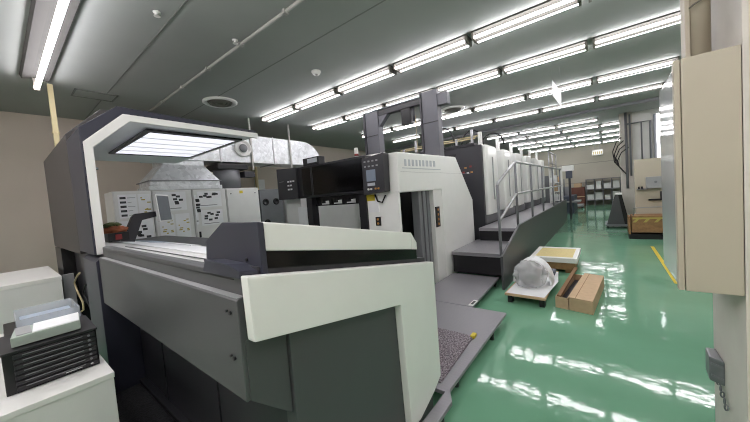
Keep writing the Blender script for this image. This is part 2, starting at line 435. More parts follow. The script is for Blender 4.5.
# things on and by the desk
r = thing('monitor', 'tilted grey screen on a dark angled arm at the back of the desk', 'monitor', (-4.9, 1.12, dz(1.12)))
a = MB()
a.prism([(.98, dz(.98)), (1.11, dz(1.11)), (1.215, 1.52), (1.42, 1.56), (1.42, 1.625), (1.15, 1.61), (1.11, 1.57)], 'x', -4.96, -4.88, .006); a.build('arm', 'dark', r)
TL, BL, TR, BR = Vector((-4.75, 1.352, 1.853)), Vector((-4.75, 1.373, 1.475)), Vector((-5.05, 1.595, 1.847)), Vector((-5.05, 1.648, 1.474))
BR = BL + TR - TL
nrm = (BL - TL).cross(TR - TL).normalized()
if nrm.x < 0: nrm = -nrm
MB().hexa([BL - nrm*.03, BR - nrm*.03, TR - nrm*.03, TL - nrm*.03, BL, BR, TR, TL], .004).build('bezel', 'whitep', r)
def q(u, v): return TL + (TR - TL) * u + (BL - TL) * v
MB().hexa([q(.08, .95) + nrm*.001, q(.95, .95) + nrm*.001, q(.95, .05) + nrm*.001, q(.08, .05) + nrm*.001, q(.08, .95) + nrm*.004, q(.95, .95) + nrm*.004, q(.95, .05) + nrm*.004, q(.08, .05) + nrm*.004]).build('screen', 'screen', r)
MB().hexa([q(.3, .7) - nrm*.06, q(.7, .7) - nrm*.06, q(.7, .3) - nrm*.06, q(.3, .3) - nrm*.06, q(.3, .7) - nrm*.03, q(.7, .7) - nrm*.03, q(.7, .3) - nrm*.03, q(.3, .3) - nrm*.03], .004).build('bracket', 'black', r)
r = thing('supply_box', 'dark open box heaped with orange and green cloths by the hood leg', 'box', (-4.7, .88, dz(.88)))
z0 = dz(.8) + .002
MB().box(-4.84, -4.56, .80, .99, z0, z0 + .10).build('body', 'black', r)
MB().box(-4.57, -4.545, .86, .92, z0 + .02, z0 + .08).build('tag', 'red', r)
MB().blob((-4.7, .89, z0 + .13), .16, (.9, .72, .38), .3, 3).build('cloth', 'orange', r)
MB().blob((-4.7, .87, z0 + .19), .11, (.8, .75, .3), .3, 9).build('cloth', 'green', r)['label'] = 'green cloth'
for i, (x0, x1, y0, y1, m, lab) in enumerate([(-5.3, -4.6, 1.2, 1.62, 'blue', 'pale blue printed sheet lying flat on the console desk'), (-4.5, -3.6, 1.3, 1.72, 'paper', 'white printed sheet with a red border lying on the console desk')]):
    b = MB(); b.prism([(y0, dz(y0) + .005), (y1, dz(y1) + .005), (y1, dz(y1) + .012), (y0, dz(y0) + .012)], 'x', x0, x1)
    if i:
        r = thing('print_sheet', lab, 'paper', ((x0+x1)/2, (y0+y1)/2, dz((y0+y1)/2)), 'printed sheets on the desk'); b.build('sheet', m, r)
        b = MB(); b.prism([(y1 - .03, dz(y1 - .03) + .0125), (y1, dz(y1) + .0125), (y1, dz(y1) + .0135), (y1 - .03, dz(y1 - .03) + .0135)], 'x', x0, x1); b.build('border', 'red', r)
    else: tag(b.build('print_sheet', m), lab, 'paper', 'printed sheets on the desk')
for i in range(3):
    b = MB(); x = -4.3 - i * .3
    pts = [(x + .25 * math.sin(t * 1.3 + i), .6 - .03 * i, 1.0 - .085 * t - .0 * i) for t in range(0, 12)]
    b.tube(pts, .009, 8)
    tag(b.build('cable', 'creamcable' if i != 1 else 'cable'), ['cream cable hanging in the recess under the hood leg', 'black cable hanging between two cream ones', 'cream cable at the back of the console recess'][i], 'cable', 'cables under the console')

# dark kick platform behind the console
b = MB(); b.box(-3.39, -1.12, .38, .688, 0, .075, .006)
tag(b.build('kick_platform', 'rubber'), 'dark rubber-covered step running along the back of the console', 'step')

# ------------------------------------------------------------------ left foreground cabinets and tray box
r = thing('office_cabinet', 'white cabinet in the left foreground carrying the black drawer unit', 'cabinet', (-2.9, -.1, 0))
MB().box(-3.75, -2.165, -.9, .331, .0, .72, .003).build('body', 'cab', r)
MB().box(-3.77, -2.16, -.92, .335, .72, .75, .003).build('top', 'whitep', r)
r = thing('paper_cabinet', 'lower-left white cabinet standing behind the black drawer unit', 'cabinet', (-5.7, 0, 0))
MB().box(-6.5, -5.125, -.9, .436, .0, .9, .003).build('body', 'cab', r)
MB().box(-6.55, -5.12, -.92, .44, .9, .945, .003).build('top', 'whitep', r)
b = MB(); b.box(-5.33, -5.28, .46, .56, 0, .93, .004); tag(b.build('side_board', 'grayl'), 'narrow pale grey board standing between white cabinet and hood leg', 'board')
r = thing('drawer_unit', 'black desktop drawer unit with seven shallow drawers on white cabinet', 'drawer unit', (-2.5, .135, .75))
MB().box(-2.70, -2.36, -.035, .31, .75, .962, .006).build('case', 'black', r)
MB().prism([(-2.71, .955), (-2.355, .955), (-2.355, .966), (-2.71, .972)], 'y', -.04, .315, .002).build('top', 'charcoal', r)
for k in range(7):
    z = .764 + k * .0268
    d = MB().box(-2.37, -2.348, -.0, .302, z, z + .022, .003).build('drawer', 'charcoal', r)
    MB().box(-2.349, -2.346, .03, .25, z + .013, z + .017).build('pull_slot', 'graym', d)
    if k == 0:
        MB().box(-2.347, -2.344, .17, .235, z + .006, z + .011).build('maker_plate', 'chrome', d)
    MB().cyl((-2.348, .275, z + .011), (-2.343, .275, z + .011), .006, 10).build('stud', 'chrome' if k == 0 else 'graym', d)
r = thing('card_box', 'pale green box with white paper on top of the black drawer unit', 'box', (-2.52, .14, .972))
MB().hexa([(-2.60, .02, .973), (-2.40, -.0, .973), (-2.40, .255, .973), (-2.60, .275, .973), (-2.60, .02, 1.022), (-2.40, -.0, 1.022), (-2.40, .255, 1.022), (-2.60, .275, 1.022)], .003).build('body', 'mint', r)
MB().hexa([(-2.60, .09, 1.022), (-2.405, .075, 1.022), (-2.405, .252, 1.022), (-2.60, .272, 1.022), (-2.60, .09, 1.027), (-2.405, .075, 1.027), (-2.405, .252, 1.027), (-2.60, .272, 1.027)]).build('paper', 'paper', r)
b = MB(); b.box(-2.595, -2.42, .02, .075, 1.0225, 1.026); b.build('label_card', 'grayl', r)
r = thing('clear_tray', 'transparent plastic tray lying behind the pale green box', 'tray', (-2.95, .16, .75))
t = MB()
t.box(-3.12, -2.76, .03, .30, .952, .957).box(-3.12, -3.115, .03, .30, .957, 1.03).box(-2.765, -2.76, .03, .30, .957, 1.03).box(-3.12, -2.76, .03, .035, .957, 1.03).box(-3.12, -2.76, .295, .30, .957, 1.03)
t.build('shell', 'clear', r)
MB().box(-3.09, -2.79, .05, .28, .958, .985).build('contents', 'blue', r)
b = MB(); b.box(-3.15, -2.74, -.02, .32, .75, .951, .006); b.box(-3.14, -2.76, -.022, -.019, .8, .9)
tag(b.build('storage_box', 'black'), 'plain black box on white cabinet, hidden behind the drawer unit', 'box')

# ------------------------------------------------------------------ control cabinets at the left wall
def doc(parent, x, y0, y1, z0, z1, kind, seed):
    rnd = random.Random(seed)
    p = MB().box(x, x + .003, y0, y1, z0, z1).build('notice', 'paper', parent)
    b = MB(); xx = x + .003
    if kind == 'blocks':
        n = 5
        for k in range(n):
            z = z1 - (k + .8) * (z1 - z0) / (n + .4)
            b.box(xx, xx + .001, y0 + .1*(y1-y0), y0 + .42*(y1-y0), z - .018, z + .02)
            b.box(xx, xx + .001, y0 + .5*(y1-y0), y0 + (.7 + .25*rnd.random())*(y1-y0), z - .003, z + .003)
        b.build('print', 'mark', p)
    elif kind == 'photos':
        for k in range(8):
            y = y0 + rnd.uniform(.08, .75)*(y1-y0); z = z0 + rnd.uniform(.35, .85)*(z1-z0)
            b.box(xx, xx + .001, y, y + .07, z - .02, z + .02)
        b.box(xx, xx + .001, y0 + .1*(y1-y0), y0 + .8*(y1-y0), z0 + .1*(z1-z0), z0 + .13*(z1-z0))
        b.build('print', 'mark', p)
    else:
        for k in range(9):
            y = y0 + rnd.uniform(.1, .8)*(y1-y0); z = z0 + rnd.uniform(.15, .85)*(z1-z0)
            b.box(xx, xx + .001, y, y + rnd.uniform(.02, .06), z - .01, z + .01)
        b.build('print', 'yprint', p)
CX = -6.6
cabs = [(1.275, 1.825, 'leftmost grey control cabinet with tall notices, nearest the hood leg'), (1.835, 2.50, 'grey control cabinet behind the monitor, covered with notices'),
        (2.51, 3.18, 'grey control cabinet with two photo notices and a black lock'), (3.19, 3.97, 'plain grey control cabinet with a small yellow sticker, no notices')]
docs = {0: [(.06, .32, 1.55, 1.96, 'blocks'), (.34, .52, 1.55, 1.96, 'dots'), (.06, .52, 1.0, 1.5, 'photos')],
        1: [(.06, .55, 1.62, 1.98, 'photos'), (.06, .3, 1.05, 1.55, 'dots'), (.33, .58, 1.05, 1.55, 'dots')],
        2: [(.02, .07, 1.3, 1.9, 'photos'), (.08, .56, 1.64, 1.97, 'photos'), (.12, .56, 1.26, 1.58, 'photos')], 3: []}
for i, (y0, y1, lab) in enumerate(cabs):
    r = thing('control_cabinet', lab, 'cabinet', (CX - .3, (y0+y1)/2, 0), 'grey control cabinets')
    MB().box(CX - .6, CX - .02, y0, y1, .05, 2.02, .005).build('body', 'cab', r)
    MB().box(CX - .58, CX - .05, y0 + .02, y1 - .02, 0, .05).build('plinth', 'cabd', r)
    d = MB().box(CX - .02, CX, y0 + .012, y1 - .012, .1, 2.0, .005).build('door', 'cab', r)
    MB().box(CX, CX + .02, y0 + .05, y0 + .085, 1.03, 1.15, .004).build('handle', 'black', d)
    for a0, a1, z0, z1, k in docs[i]: doc(d, CX, y0 + a0, y0 + a1, z0, z1, k, i * 10 + int(z0 * 10))
    if i == 3:
        MB().box(CX, CX + .002, y0 + .3, y0 + .38, 1.9, 1.96).build('sticker', 'yellow', d)
        for y in (y0 + .1, y1 - .1): MB().cyl((CX, y, 1.9), (CX + .008, y, 1.9), .015, 10).build('cap', 'graym', d)
r = thing('blower_unit', 'slate grey unit with two round black ports beside the plain cabinet', 'machine', (-6.9, 4.28, 0))
MB().box(CX - .6, CX, 3.99, 4.63, 0, 1.97, .006).build('body', 'knobpanel', r)
for y in (4.13, 4.42):
    MB().lathe((CX, y, 1.66), [(.085, 0), (.085, .02), (.06, .03), (.05, .01), (.0, .01)], 'x', 20).build('port', 'black', r)
MB().lathe((CX, 4.13, 1.15), [(.085, 0), (.085, .02), (.06, .03), (.05, .01), (.0, .01)], 'x', 20).build('port', 'black', r)
r = thing('control_cabinet', 'pale cabinet with a warning notice left of the delivery window', 'cabinet', (-6.7, 5.2, 0))
MB().box(-7.1, -6.3, 4.75, 5.7, 0, 1.9, .006).build('body', 'cab', r)
MB().box(-6.3, -6.296, 5.35, 5.6, 1.35, 1.75).build('notice', 'paper', r)

# ------------------------------------------------------------------ silver duct over the cabinets
r = thing('air_duct', 'large silver galvanised air duct with curved end above the grey cabinets', 'air duct', (-7.0, 3.6, 2.02))
DX0, DX1 = -7.35, -6.7
MB().box(DX0, DX1, 1.9, 5.5, 2.62, 3.28, .008).build('trunk', 'galv', r)
prof = [(5.5, 2.62), (5.5, 3.28)] + [(5.5 + .66 * math.sin(t * PI / 16), 2.62 + .66 * math.cos(t * PI / 16)) for t in range(1, 9)] + [(6.16, 2.5), (5.62, 2.5), (5.62, 2.62)]
MB().prism(prof, 'x', DX0, DX1, .004).build('elbow', 'galv', r)
MB().box(DX0 + .02, DX1 + .01, 5.6, 6.2, 2.36, 2.52).build('outlet', 'charcoal', r)
MB().box(DX1 + .01, DX1 + .013, 5.75, 6.05, 2.39, 2.49).build('tag', 'markl', r)
for y in (3.2, 4.55): MB().box(DX0 - .01, DX1 + .012, y - .015, y + .015, 2.6, 3.3).build('flange', 'steel', r)
MB().lathe((DX1, 3.72, 2.95), [(.2, 0), (.2, .05), (.17, .06), (.15, .02), (.1, .02), (.09, .05), (.045, .06), (.04, .03), (0, .03)], 'x', 28).build('fan_port', 'cab', r)
MB().lathe((DX1 + .03, 3.72, 2.95), [(.1, .02), (.085, .05), (0, .06)], 'x', 18).build('fan_hub', 'graym', r)
h = MB()
h.box(DX0 + .05, CX - .0, 1.80, 3.12, 2.02, 2.10, .004).box(DX0 + .05, CX - .03, 1.83, 3.09, 2.10, 2.2, .004)
def frust(y0, y1, z0, ya, yb, z1, x1, x2):
    return [(DX0, y0, z0), (x1, y0, z0), (x1, y1, z0), (DX0, y1, z0), (DX0, ya, z1), (x2, ya, z1), (x2, yb, z1), (DX0, yb, z1)]
h.hexa(frust(1.83, 3.09, 2.2, 2.1, 2.85, 2.52, CX - .02, DX1 - .05)); h.box(DX0, DX1 - .04, 2.1, 2.85, 2.52, 2.63)
h.build('hood_base', 'galv', r)
MB().box(DX0, CX + .0, 1.80, 3.12, 2.19, 2.205).build('flange', 'graym', r)
for y, z in ((3.93, 1.0), (5.05, 2.2)):
    MB().box(DX1 + .014, DX1 + .044, y - .02, y + .02, 2.45, CE).build('hanger', 'fixture', r)
r = thing('exhaust_fan', 'dark grey round exhaust fan hanging under the silver duct', 'fan', (-7.0, 3.35, 2.02))
MB().cyl((-6.95, 3.42, 2.02), (-6.95, 3.42, 2.45), .28, 28).build('casing', 'graym', r)
MB().box(-7.25, -6.66, 3.1, 3.8, 2.45, 2.58, .02).build('collar', 'charcoal', r)
MB().box(-6.95, -6.7, 3.72, 3.98, 2.28, 2.42, .01).build('motor', 'dark', r)
b = MB(); b.box(-8.69, -8.66, 5.1, 5.45, 2.0, 2.4); tag(b.build('wall_notice', 'paper'), 'white notice on the left wall below the silver duct', 'notice')
for i, y in enumerate((5.15, 6.6)):
    b = MB(); b.cyl((-8.62, y, 0), (-8.62, y, CE), .05, 12); tag(b.build('wall_pipe', 'yellowpole'), ['cream pipe up the left wall behind the grey cabinets', 'cream pipe up the left wall near the delivery window'][i], 'pipe', 'cream wall pipes')

# ------------------------------------------------------------------ delivery end of the press
dl = thing('delivery_unit', 'white press delivery tower with open side doorway and black sheet window', 'printing press', (-3.6, 4.9, 0))
TX = -2.24
tw = MB()
# +X side: header, right cheek with chamfered end, lower rear
tw.prism([(3.45, 1.62), (3.45, 2.18), (5.47, 2.22), (6.25, 1.36), (6.25, .05), (4.78, .05), (4.78, 1.62)], 'x', TX - .35, TX, .02)
tw.build('side_cover', 'white', dl)
MB().box(TX - .35, TX - .012, 4.47, 4.79, .05, 1.63, .006).build('post', 'whitep', dl)
MB().box(TX - .62, TX - .03, 3.455, 3.5, .05, 1.63, .008).build('front_panel', 'white', dl)
MB().box(TX - .62, TX - .36, 3.455, 3.52, 1.62, 2.17, .01).build('front_panel', 'white', dl)
MB().box(TX - 2.2, TX - .4, 5.15, 5.9, 0, 2.05).build('core', 'charcoal', dl)
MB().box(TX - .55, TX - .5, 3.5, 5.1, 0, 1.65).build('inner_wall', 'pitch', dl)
MB().box(TX - .5, TX - .36, 3.5, 4.8, .0, .06).build('sill', 'graym', dl)
for y in (4.13, 4.27, 4.40): MB().box(TX - .2, TX - .07, y - .05, y + .05, .06, 1.62, .012).build('guide_column', 'graym', dl)
MB().box(TX - .003, TX - 0, 3.5, 6.2, 1.905, 1.909).build('cover_seam', 'grayl', dl)
MB().box(TX - .001, TX + .002, 3.56, 4.78, 1.955, 1.967).build('underline', 'markl', dl)
rnd = random.Random(4)
y = 3.62
for k in range(9):      # faint raised model lettering, too blurred to read
    w0 = rnd.uniform(.05, .08); z0 = 1.99 + .002 * k
    lg = MB(); lg.box(TX - .001, TX + .002, y, y + w0, z0, z0 + .095)
    lg.build('lettering', 'markl', dl); y += w0 + .05
st = MB().box(TX - .012, TX + .004, 4.50, 4.64, 1.0, 1.34, .003).build('indicator_plate', 'charcoal', dl)
for k in range(4): MB().cyl((TX + .004, 4.57, 1.05 + k * .08), (TX + .012, 4.57, 1.05 + k * .08), .022, 10).build('lamp', 'amber', st)
st = MB().box(-2.69, -2.6, 3.44, 3.456, 1.16, 1.29, .003).build('indicator_plate', 'charcoal', dl)
for k in range(2): MB().cyl((-2.645, 3.44, 1.195 + k * .06), (-2.645, 3.432, 1.195 + k * .06), .018, 10).build('lamp', 'amber', st)
MB().box(-2.8, -2.62, 3.45, 3.455, 1.36, 1.58).build('notice', 'paper', dl)
MB().box(-2.83, -2.68, 3.445, 3.452, 1.53, 1.62).build('sticker', 'yellow', dl)
MB().tube([(-2.66, 3.43, 1.62), (-2.6, 3.41, 1.52), (-2.52, 3.41, 1.5), (-2.47, 3.43, 1.6)], .012, 8).build('cord', 'cable', dl)
# left tower of the delivery and sheet window across the front
MB().box(-4.9, -4.45, 3.5, 5.9, 0, 2.1, .01).build('left_tower', 'cab', dl)
MB().box(-4.5, -4.25, 3.46, 3.52, 1.15, 1.5).build('notice', 'paper', dl)
wh = MB()
wh.prism([(-4.28, 1.655), (-4.28, 2.2), (-2.74, 2.2), (-2.74, 1.655)], 'y', 3.36, 3.52, .008)
wh.build('window_frame', 'charcoal', dl)
MB().box(-4.16, -2.80, 3.345, 3.362, 1.70, 2.165).build('window_glass', 'smoked', dl)
for x in (-3.93, -3.9): MB().box(x, x + .012, 3.34, 3.346, 1.69, 2.17).build('mullion', 'dark', dl)
ec = MB().prism([(-4.86, 1.66), (-4.86, 2.235), (-4.285, 2.2), (-4.285, 1.655)], 'y', 3.32, 3.5, .008).build('end_cover', 'dark', dl)
for k, (z, n) in enumerate(((1.96, 3), (1.89, 2), (1.82, 2))):
    for j in range(n): MB().box(-4.55 + j * .075, -4.50 + j * .075, 3.314, 3.319, z, z + .028).build('lettering', 'paper', ec)
MB().box(-4.79, -4.66, 3.314, 3.319, 1.985, 1.991).build('line', 'grayl', ec)
MB().box(-4.12, -3.72, 3.36, 3.5, 2.2, 2.33, .006).build('top_box', 'charcoal', dl)
MB().box(-4.0, -3.76, 3.354, 3.359, 2.24, 2.31).build('label_plate', 'markl', dl)
MB().prism([(3.4, 2.2), (3.9, 2.28), (3.9, 2.2)], 'x', -3.6, -2.75).build('top_cover', 'whitep', dl)
for x in (-4.12, -2.90): MB().box(x - .07, x + .07, 3.42, 3.56, 0, 1.66).build('window_leg', 'charcoal', dl)
gp = MB()
for k in range(11): gp.box(-4.0 + k * .1, -3.95 + k * .1, 3.5, 3.56, 1.5 + .04 * (k % 3), 1.6)
gp.box(-4.1, -2.95, 3.53, 3.6, 1.6, 1.66).box(-4.1, -2.95, 3.5, 3.52, 1.5, 1.52)
gp.build('gripper_bar', 'black', dl)
MB().box(-4.45, -2.86, 5.10, 5.14, .1, 1.75).build('back_plate', 'cab', dl)
MB().cyl((-3.55, 4.78, .5), (-3.1, 4.78, 1.65), .025, 8).cyl((-3.35, 4.83, .0), (-3.35, 4.83, 1.65), .02, 8).build('link_rod', 'steel', dl)
# control panel on the corner
pn = MB().hexa([(-2.76, 3.3, 1.62), (-2.385, 3.3, 1.65), (-2.385, 3.44, 1.65), (-2.76, 3.44, 1.62), (-2.76, 3.3, 2.14), (-2.37, 3.3, 2.18), (-2.37, 3.44, 2.18), (-2.76, 3.44, 2.14)], .012).build('control_panel', 'dark', dl)
MB().box(-2.68, -2.52, 3.292, 3.3, 1.81, 1.97).build('screen', 'led', pn)
kb = MB()
for k in range(4): kb.box(-2.71 + k*.07, -2.68 + k*.07, 3.292, 3.3, 2.08, 2.1); kb.box(-2.71 + k*.07, -2.68 + k*.07, 3.292, 3.3, 2.01, 2.03)
kb.build('button', 'grayl', pn)
MB().box(-2.67, -2.54, 3.292, 3.3, 1.745, 1.785).build('key_row', 'markl', pn)
for x, m in ((-2.66, 'whitep'), (-2.61, 'whitep'), (-2.53, 'amber'), (-2.48, 'amber')): MB().cyl((x, 3.3, 1.70), (x, 3.285, 1.70), .015, 10).build('button', m, pn)
MB().cyl((-2.95, 3.43, 2.17), (-2.95, 3.43, 2.34), .03, 12).build('beacon', 'whitep', dl)
MB().cyl((-2.95, 3.43, 2.22), (-2.95, 3.43, 2.25), .032, 12).build('beacon_band', 'red', dl)

# gantry over the delivery
class GB(MB):
    def build(s, *a):
        k = 1.065
        for v in s.bm.verts: v.co = Vector((v.co.x * k, v.co.y * k, max(0, 1.6 + (v.co.z - 1.6) * k)))
        return MB.build(s, *a)
g = thing('gantry', 'dark grey steel gantry of two columns and a beam above the delivery', 'gantry', (-3.2, 5.0, 2.2))
GB().box(-2.42, -2.14, 4.6, 4.76, 2.165, 3.27, .008).build('column', 'gantry', g)
GB().box(-2.45, -2.42, 4.58, 4.78, 2.165, 3.27).build('web', 'dark', g)
GB().box(-3.66, -3.36, 4.6, 4.76, .1, 3.22, .008).build('column', 'gantry', g)
GB().box(-3.70, -3.66, 4.58, 4.78, .1, 3.22).build('web', 'dark', g)
GB().box(-3.65, -2.42, 4.62, 4.74, 3.1, 3.2, .004).build('beam', 'charcoal', g)
GB().box(-3.5, -2.42, 4.6, 4.76, 3.2, 3.225).build('beam_flange', 'gantry', g)
GB().prism([(-3.36, 3.1), (-3.15, 3.1), (-3.36, 2.9)], 'y', 4.63, 4.73).build('gusset', 'gantry', g)
GB().box(-2.86, -2.67, 4.63, 4.73, 2.82, 3.1, .006).build('hoist', 'black', g)
GB().cyl((-2.63, 4.68, 2.86), (-2.63, 4.68, 3.1), .02, 8).build('hoist_cord', 'dark', g)
GB().box(-2.14, -1.97, 4.62, 4.74, 3.0, 3.19, .006).build('junction_box', 'gantry', g)
for x in (-2.42, -3.66): GB().box(x + .0, x + .28, 4.594, 4.6, 2.74, 2.755).build('joint', 'charcoal', g)

# ------------------------------------------------------------------ printing units
NU, UY, UP = 6, 6.85, 1.45
ORDU = ['nearest printing unit with a dark end cover and white rounded side', 'second printing unit from the delivery end, white rounded side cover', 'third printing unit from the delivery end, white rounded side cover',
        'fourth printing unit from the delivery end, white rounded side cover', 'fifth printing unit from the delivery end, white side cover beyond the rail', 'farthest printing unit, white side cover at the end of the walkway']
UX = -2.15
def make_unit(y, ended, label):
    u = thing('printing_unit', label, 'printing press', (-3.4, y, 0), 'printing units of the press')
    MB().box(-4.7, UX - .32, y + .02, y + UP - .02, .0, 2.5, .01).build('body', 'charcoal', u)
    p = MB()
    p.prism([(UX - .3, y + .04), (UX + .03, y + .04), (UX + .06, y + .12), (UX + .05, y + .7), (UX - .03, y + UP - .3), (UX - .12, y + UP - .22), (UX - .3, y + UP - .22)], 'z', .97, 2.56, .025)
    sp = p.build('side_cover', 'white', u)
    MB().box(UX + .05, UX + .075, y + .42, y + .46, 1.3, 2.3, .006).build('grip', 'grayl', sp)
    MB().box(UX - .3, UX - .04, y + .05, y + UP - .1, .76, .96).build('kick_cover', 'graym', u)
    MB().box(-4.6, UX - .35, y + .1, y + UP - .1, 2.5, 2.58, .01).build('roof', 'graym', u)
    MB().box(UX - .22, UX - .14, y + .35, y + .43, 2.5, 2.92, .006).build('upright', 'whitep', u)
    if ended:
        e = MB().box(-4.8, UX - .02, y - .08, y + .02, .4, 2.56, .01).build('end_cover', 'dark', u)
        MB().box(-4.7, -2.3, y - .1, y + .02, 2.56, 2.62).build('top_rail', 'charcoal', u)
        for x, z, m in ((-2.55, 2.08, 'amber'), (-2.43, 2.1, 'red'), (-2.5, 1.96, 'paper'), (-2.41, 1.97, 'amber'), (-2.6, 1.98, 'red')):
            MB().box(x - .026, x + .026, y - .084, y - .079, z - .02, z + .02).build('label_plate', m, e)
        MB().box(-3.2, -2.75, y - .085, y - .079, 2.38, 2.43).build('slot', 'black', e)
    return u
make_unit(UY, True, ORDU[0])
u2 = make_unit(UY + UP, False, ORDU[1])
for k in range(2, NU): dup(u2, (-3.4, UY + UP * k, 0), ORDU[k], 'printing units of the press')
# supply pipework over the first units
r = thing('ink_pipework', 'yellowish pipe rack with looping black hoses on top of the printing units', 'pipework', (-3.6, 7.4, 2.58))
for k, (x, z) in enumerate(((-4.6, 2.75), (-4.6, 2.83))): MB().tube([(x, 7.1 + .2*k, z), (-2.4, 7.1 + .2*k, z + .02)], .018, 8).build('pipe', 'creamcable', r)
for k in range(6):
    x = -4.4 + k * .38
    MB().box(x, x + .05, 7.08, 7.13, 2.58, 2.98 if k % 2 else 2.82).build('stanchion', 'steel', r)
for k, x in enumerate((-3.5, -2.9, -2.5)):
    pts = [(x + .28 - .28*math.cos(PI*t/12), 7.2 + .3*k, 2.62 + (.55 - .12*k)*math.sin(PI*t/12)) for t in range(13)]
    MB().tube(pts, .018, 8).build('hose', 'cable', r)
for k in range(5): MB().cyl((-4.3 + k*.42, 7.25, 2.58), (-4.3 + k*.42, 7.25, 2.72), .05, 10).build('valve', 'chrome', r)
for x in (-4.0, -3.55): MB().cyl((x, 7.2, 2.6), (x, 7.2, CE), .008, 6).build('drop_rod', 'creamcable', r)

# ------------------------------------------------------------------ walkway, steps and handrail
wk = thing('walkway', 'raised dark grey walkway with two steps and solid side board', 'walkway', (-1.8, 9, 0))
WX = -1.28
MB().prism([(4.72, 0), (4.72, .52), (5.95, .865), (14.2, .865), (14.2, 0)], 'x', WX - .04, WX, .004).build('side_board', 'gray', wk)
MB().box(TX + .02, WX - .04, 4.98, 6.3, .44, .5).build('tread', 'plate', wk)
MB().box(TX + .03, WX - .045, 5.0, 5.03, .13, .44).build('riser', 'black', wk)
MB().box(-2.13, WX - .04, 6.2, 14.1, .70, .76).build('deck', 'plate', wk)
MB().box(-2.12, WX - .045, 6.22, 6.25, .5, .70).build('riser', 'black', wk)
MB().box(TX + .02, WX - .04, 4.97, 4.982, .485, .502).build('nosing', 'steel', wk)
rl = thing('handrail', 'grey tubular handrail with two bars along the walkway side', 'handrail', (-1.33, 9, .5))
RX = -1.345
ys = [6.1, 7.55, 9.05, 11.0, 12.9]
MB().tube([(RX, 4.87, .502), (RX, 4.87, 1.62)], .022, 10).build('post', 'graym', rl)
for y in ys: MB().tube([(RX, y, .762), (RX, y, 2.04)], .022, 10).build('post', 'graym', rl)
MB().tube([(RX, 4.87, 1.6), (RX, 4.93, 1.66), (RX, 6.05, 2.02), (RX, 6.12, 2.035), (RX, 13.2, 2.05)], .024, 10).build('top_bar', 'steel', rl)
MB().tube([(RX, 4.87, 1.04), (RX, 6.05, 1.42), (RX, 6.12, 1.435), (RX, 13.2, 1.44)], .022, 10).build('lower_bar', 'steel', rl)

# step plates in front of the console and delivery
def platform(poly, z, name, label, legs):
    r = thing(name, label, 'platform', (sum(p[0] for p in poly)/len(poly), sum(p[1] for p in poly)/len(poly), 0), 'checker plate platforms')
    MB().prism(poly, 'z', z - .03, z, .003).build('deck', 'plate', r)
    for x, y in legs: MB().cyl((x, y, 0), (x, y, z - .03), .025, 10).build('foot', 'black', r)
    return r
platform([(-.90, 1.25), (-.90, 1.86), (-.965, 1.97), (-.965, 3.57), (-2.2, 3.57), (-2.2, 1.93), (-.985, 1.93), (-.985, 1.25)], .12, 'step_platform',
         'checker plate platform at the console front with mat on it', [(-1.0, 3.1), (-1.02, 2.2), (-.94, 1.75), (-.94, 1.35), (-2.1, 3.4), (-2.1, 2.1)])
p2 = platform([(-1.375, 3.585), (-1.42, 4.96), (-2.21, 4.96), (-2.21, 3.585)], .12, 'step_platform',
         'checker plate platform below the doorway and the dark steps', [(-1.42, 3.7), (-1.46, 4.85), (-2.15, 3.7), (-2.15, 4.85)])
MB().box(-1.43, -1.37, 3.6, 3.8, .121, .128).build('bracket', 'whitep', p2)
MB().box(-1.415, -1.385, 3.64, 3.76, .128, .13).build('bracket_slot', 'black', p2)
r = thing('floor_mat', 'fuzzy grey mat with a yellow edge clip on the console platform', 'mat', (-1.3, 2.4, .12))
MB().prism([(-1.09, 2.83), (-1.05, 2.0), (-2.05, 2.0), (-2.05, 2.83)], 'z', .12, .135, .004).build('pile', 'carpet', r)
MB().box(-1.11, -1.07, 2.79, 2.87, .121, .15, .004).build('clip', 'yellow', r)

# ------------------------------------------------------------------ goods on the green floor
r = thing('pallet', 'low board pallet with black feet holding the plastic-wrapped part', 'pallet', (-.9, 5.0, 0))
MB().prism([(-1.15, 4.22), (-.65, 4.2), (-.66, 5.62), (-1.12, 5.62)], 'z', .10, .13, .003).build('board', 'card', r)
MB().prism([(-1.13, 4.24), (-.67, 4.23), (-.6, 5.0), (-.66, 5.55), (-1.1, 5.5)], 'z', .131, .134).build('paper', 'paper', r)
for x, y in ((-1.09, 4.3), (-.7, 4.28), (-1.06, 5.5), (-.72, 5.5)): MB().box(x - .03, x + .03, y - .05, y + .05, 0, .10).build('foot', 'black', r)
r = thing('wrapped_part', 'rounded machine part wrapped in clear plastic and a white band', 'machine part', (-.92, 4.75, .135))
MB().blob((-.91, 4.66, .30), .2, (1.05, .95, .95), .22, 5, 4, .136).build('plastic_wrap', 'film', r)
MB().blob((-.93, 4.68, .28), .14, (1.05, .95, .9), .4, 8, 3, .14).build('core', 'gray', r)
b = MB(); ring = []
for t in range(17):
    a = PI * t / 16; ring.append((-.90 + .26*math.cos(a), .137 + .36*math.sin(a)))
inner = [(-.90 + .23*math.cos(PI*t/16), .137 + .33*math.sin(PI*t/16)) for t in range(16, -1, -1)]
b.prism(ring + inner, 'y', 4.76, 5.0, .004); b.build('band', 'paper', r)
MB().box(-.86, -.68, 5.3, 5.5, .136, .2, .01).build('bracket', 'slate', r)
r = thing('carton', 'long closed brown carton lying on the green floor, right of two', 'carton', (-.24, 4.85, 0), 'brown cartons on the floor')
MB().prism([(-.41, 4.28), (-.165, 4.22), (-.068, 5.44), (-.305, 5.5)], 'z', 0, .165, .004).build('body', 'card', r)
MB().prism([(-.345, 4.263), (-.339, 4.261), (-.24, 5.482), (-.246, 5.484)], 'z', .164, .1665).build('flap_seam', 'cardd', r)
c = thing('carton', 'narrow open brown carton beside the long closed one, by wrapped part', 'carton', (-.44, 4.85, 0), 'brown cartons on the floor')
P4 = [(-.56, 4.315), (-.418, 4.282), (-.315, 5.46), (-.45, 5.5)]
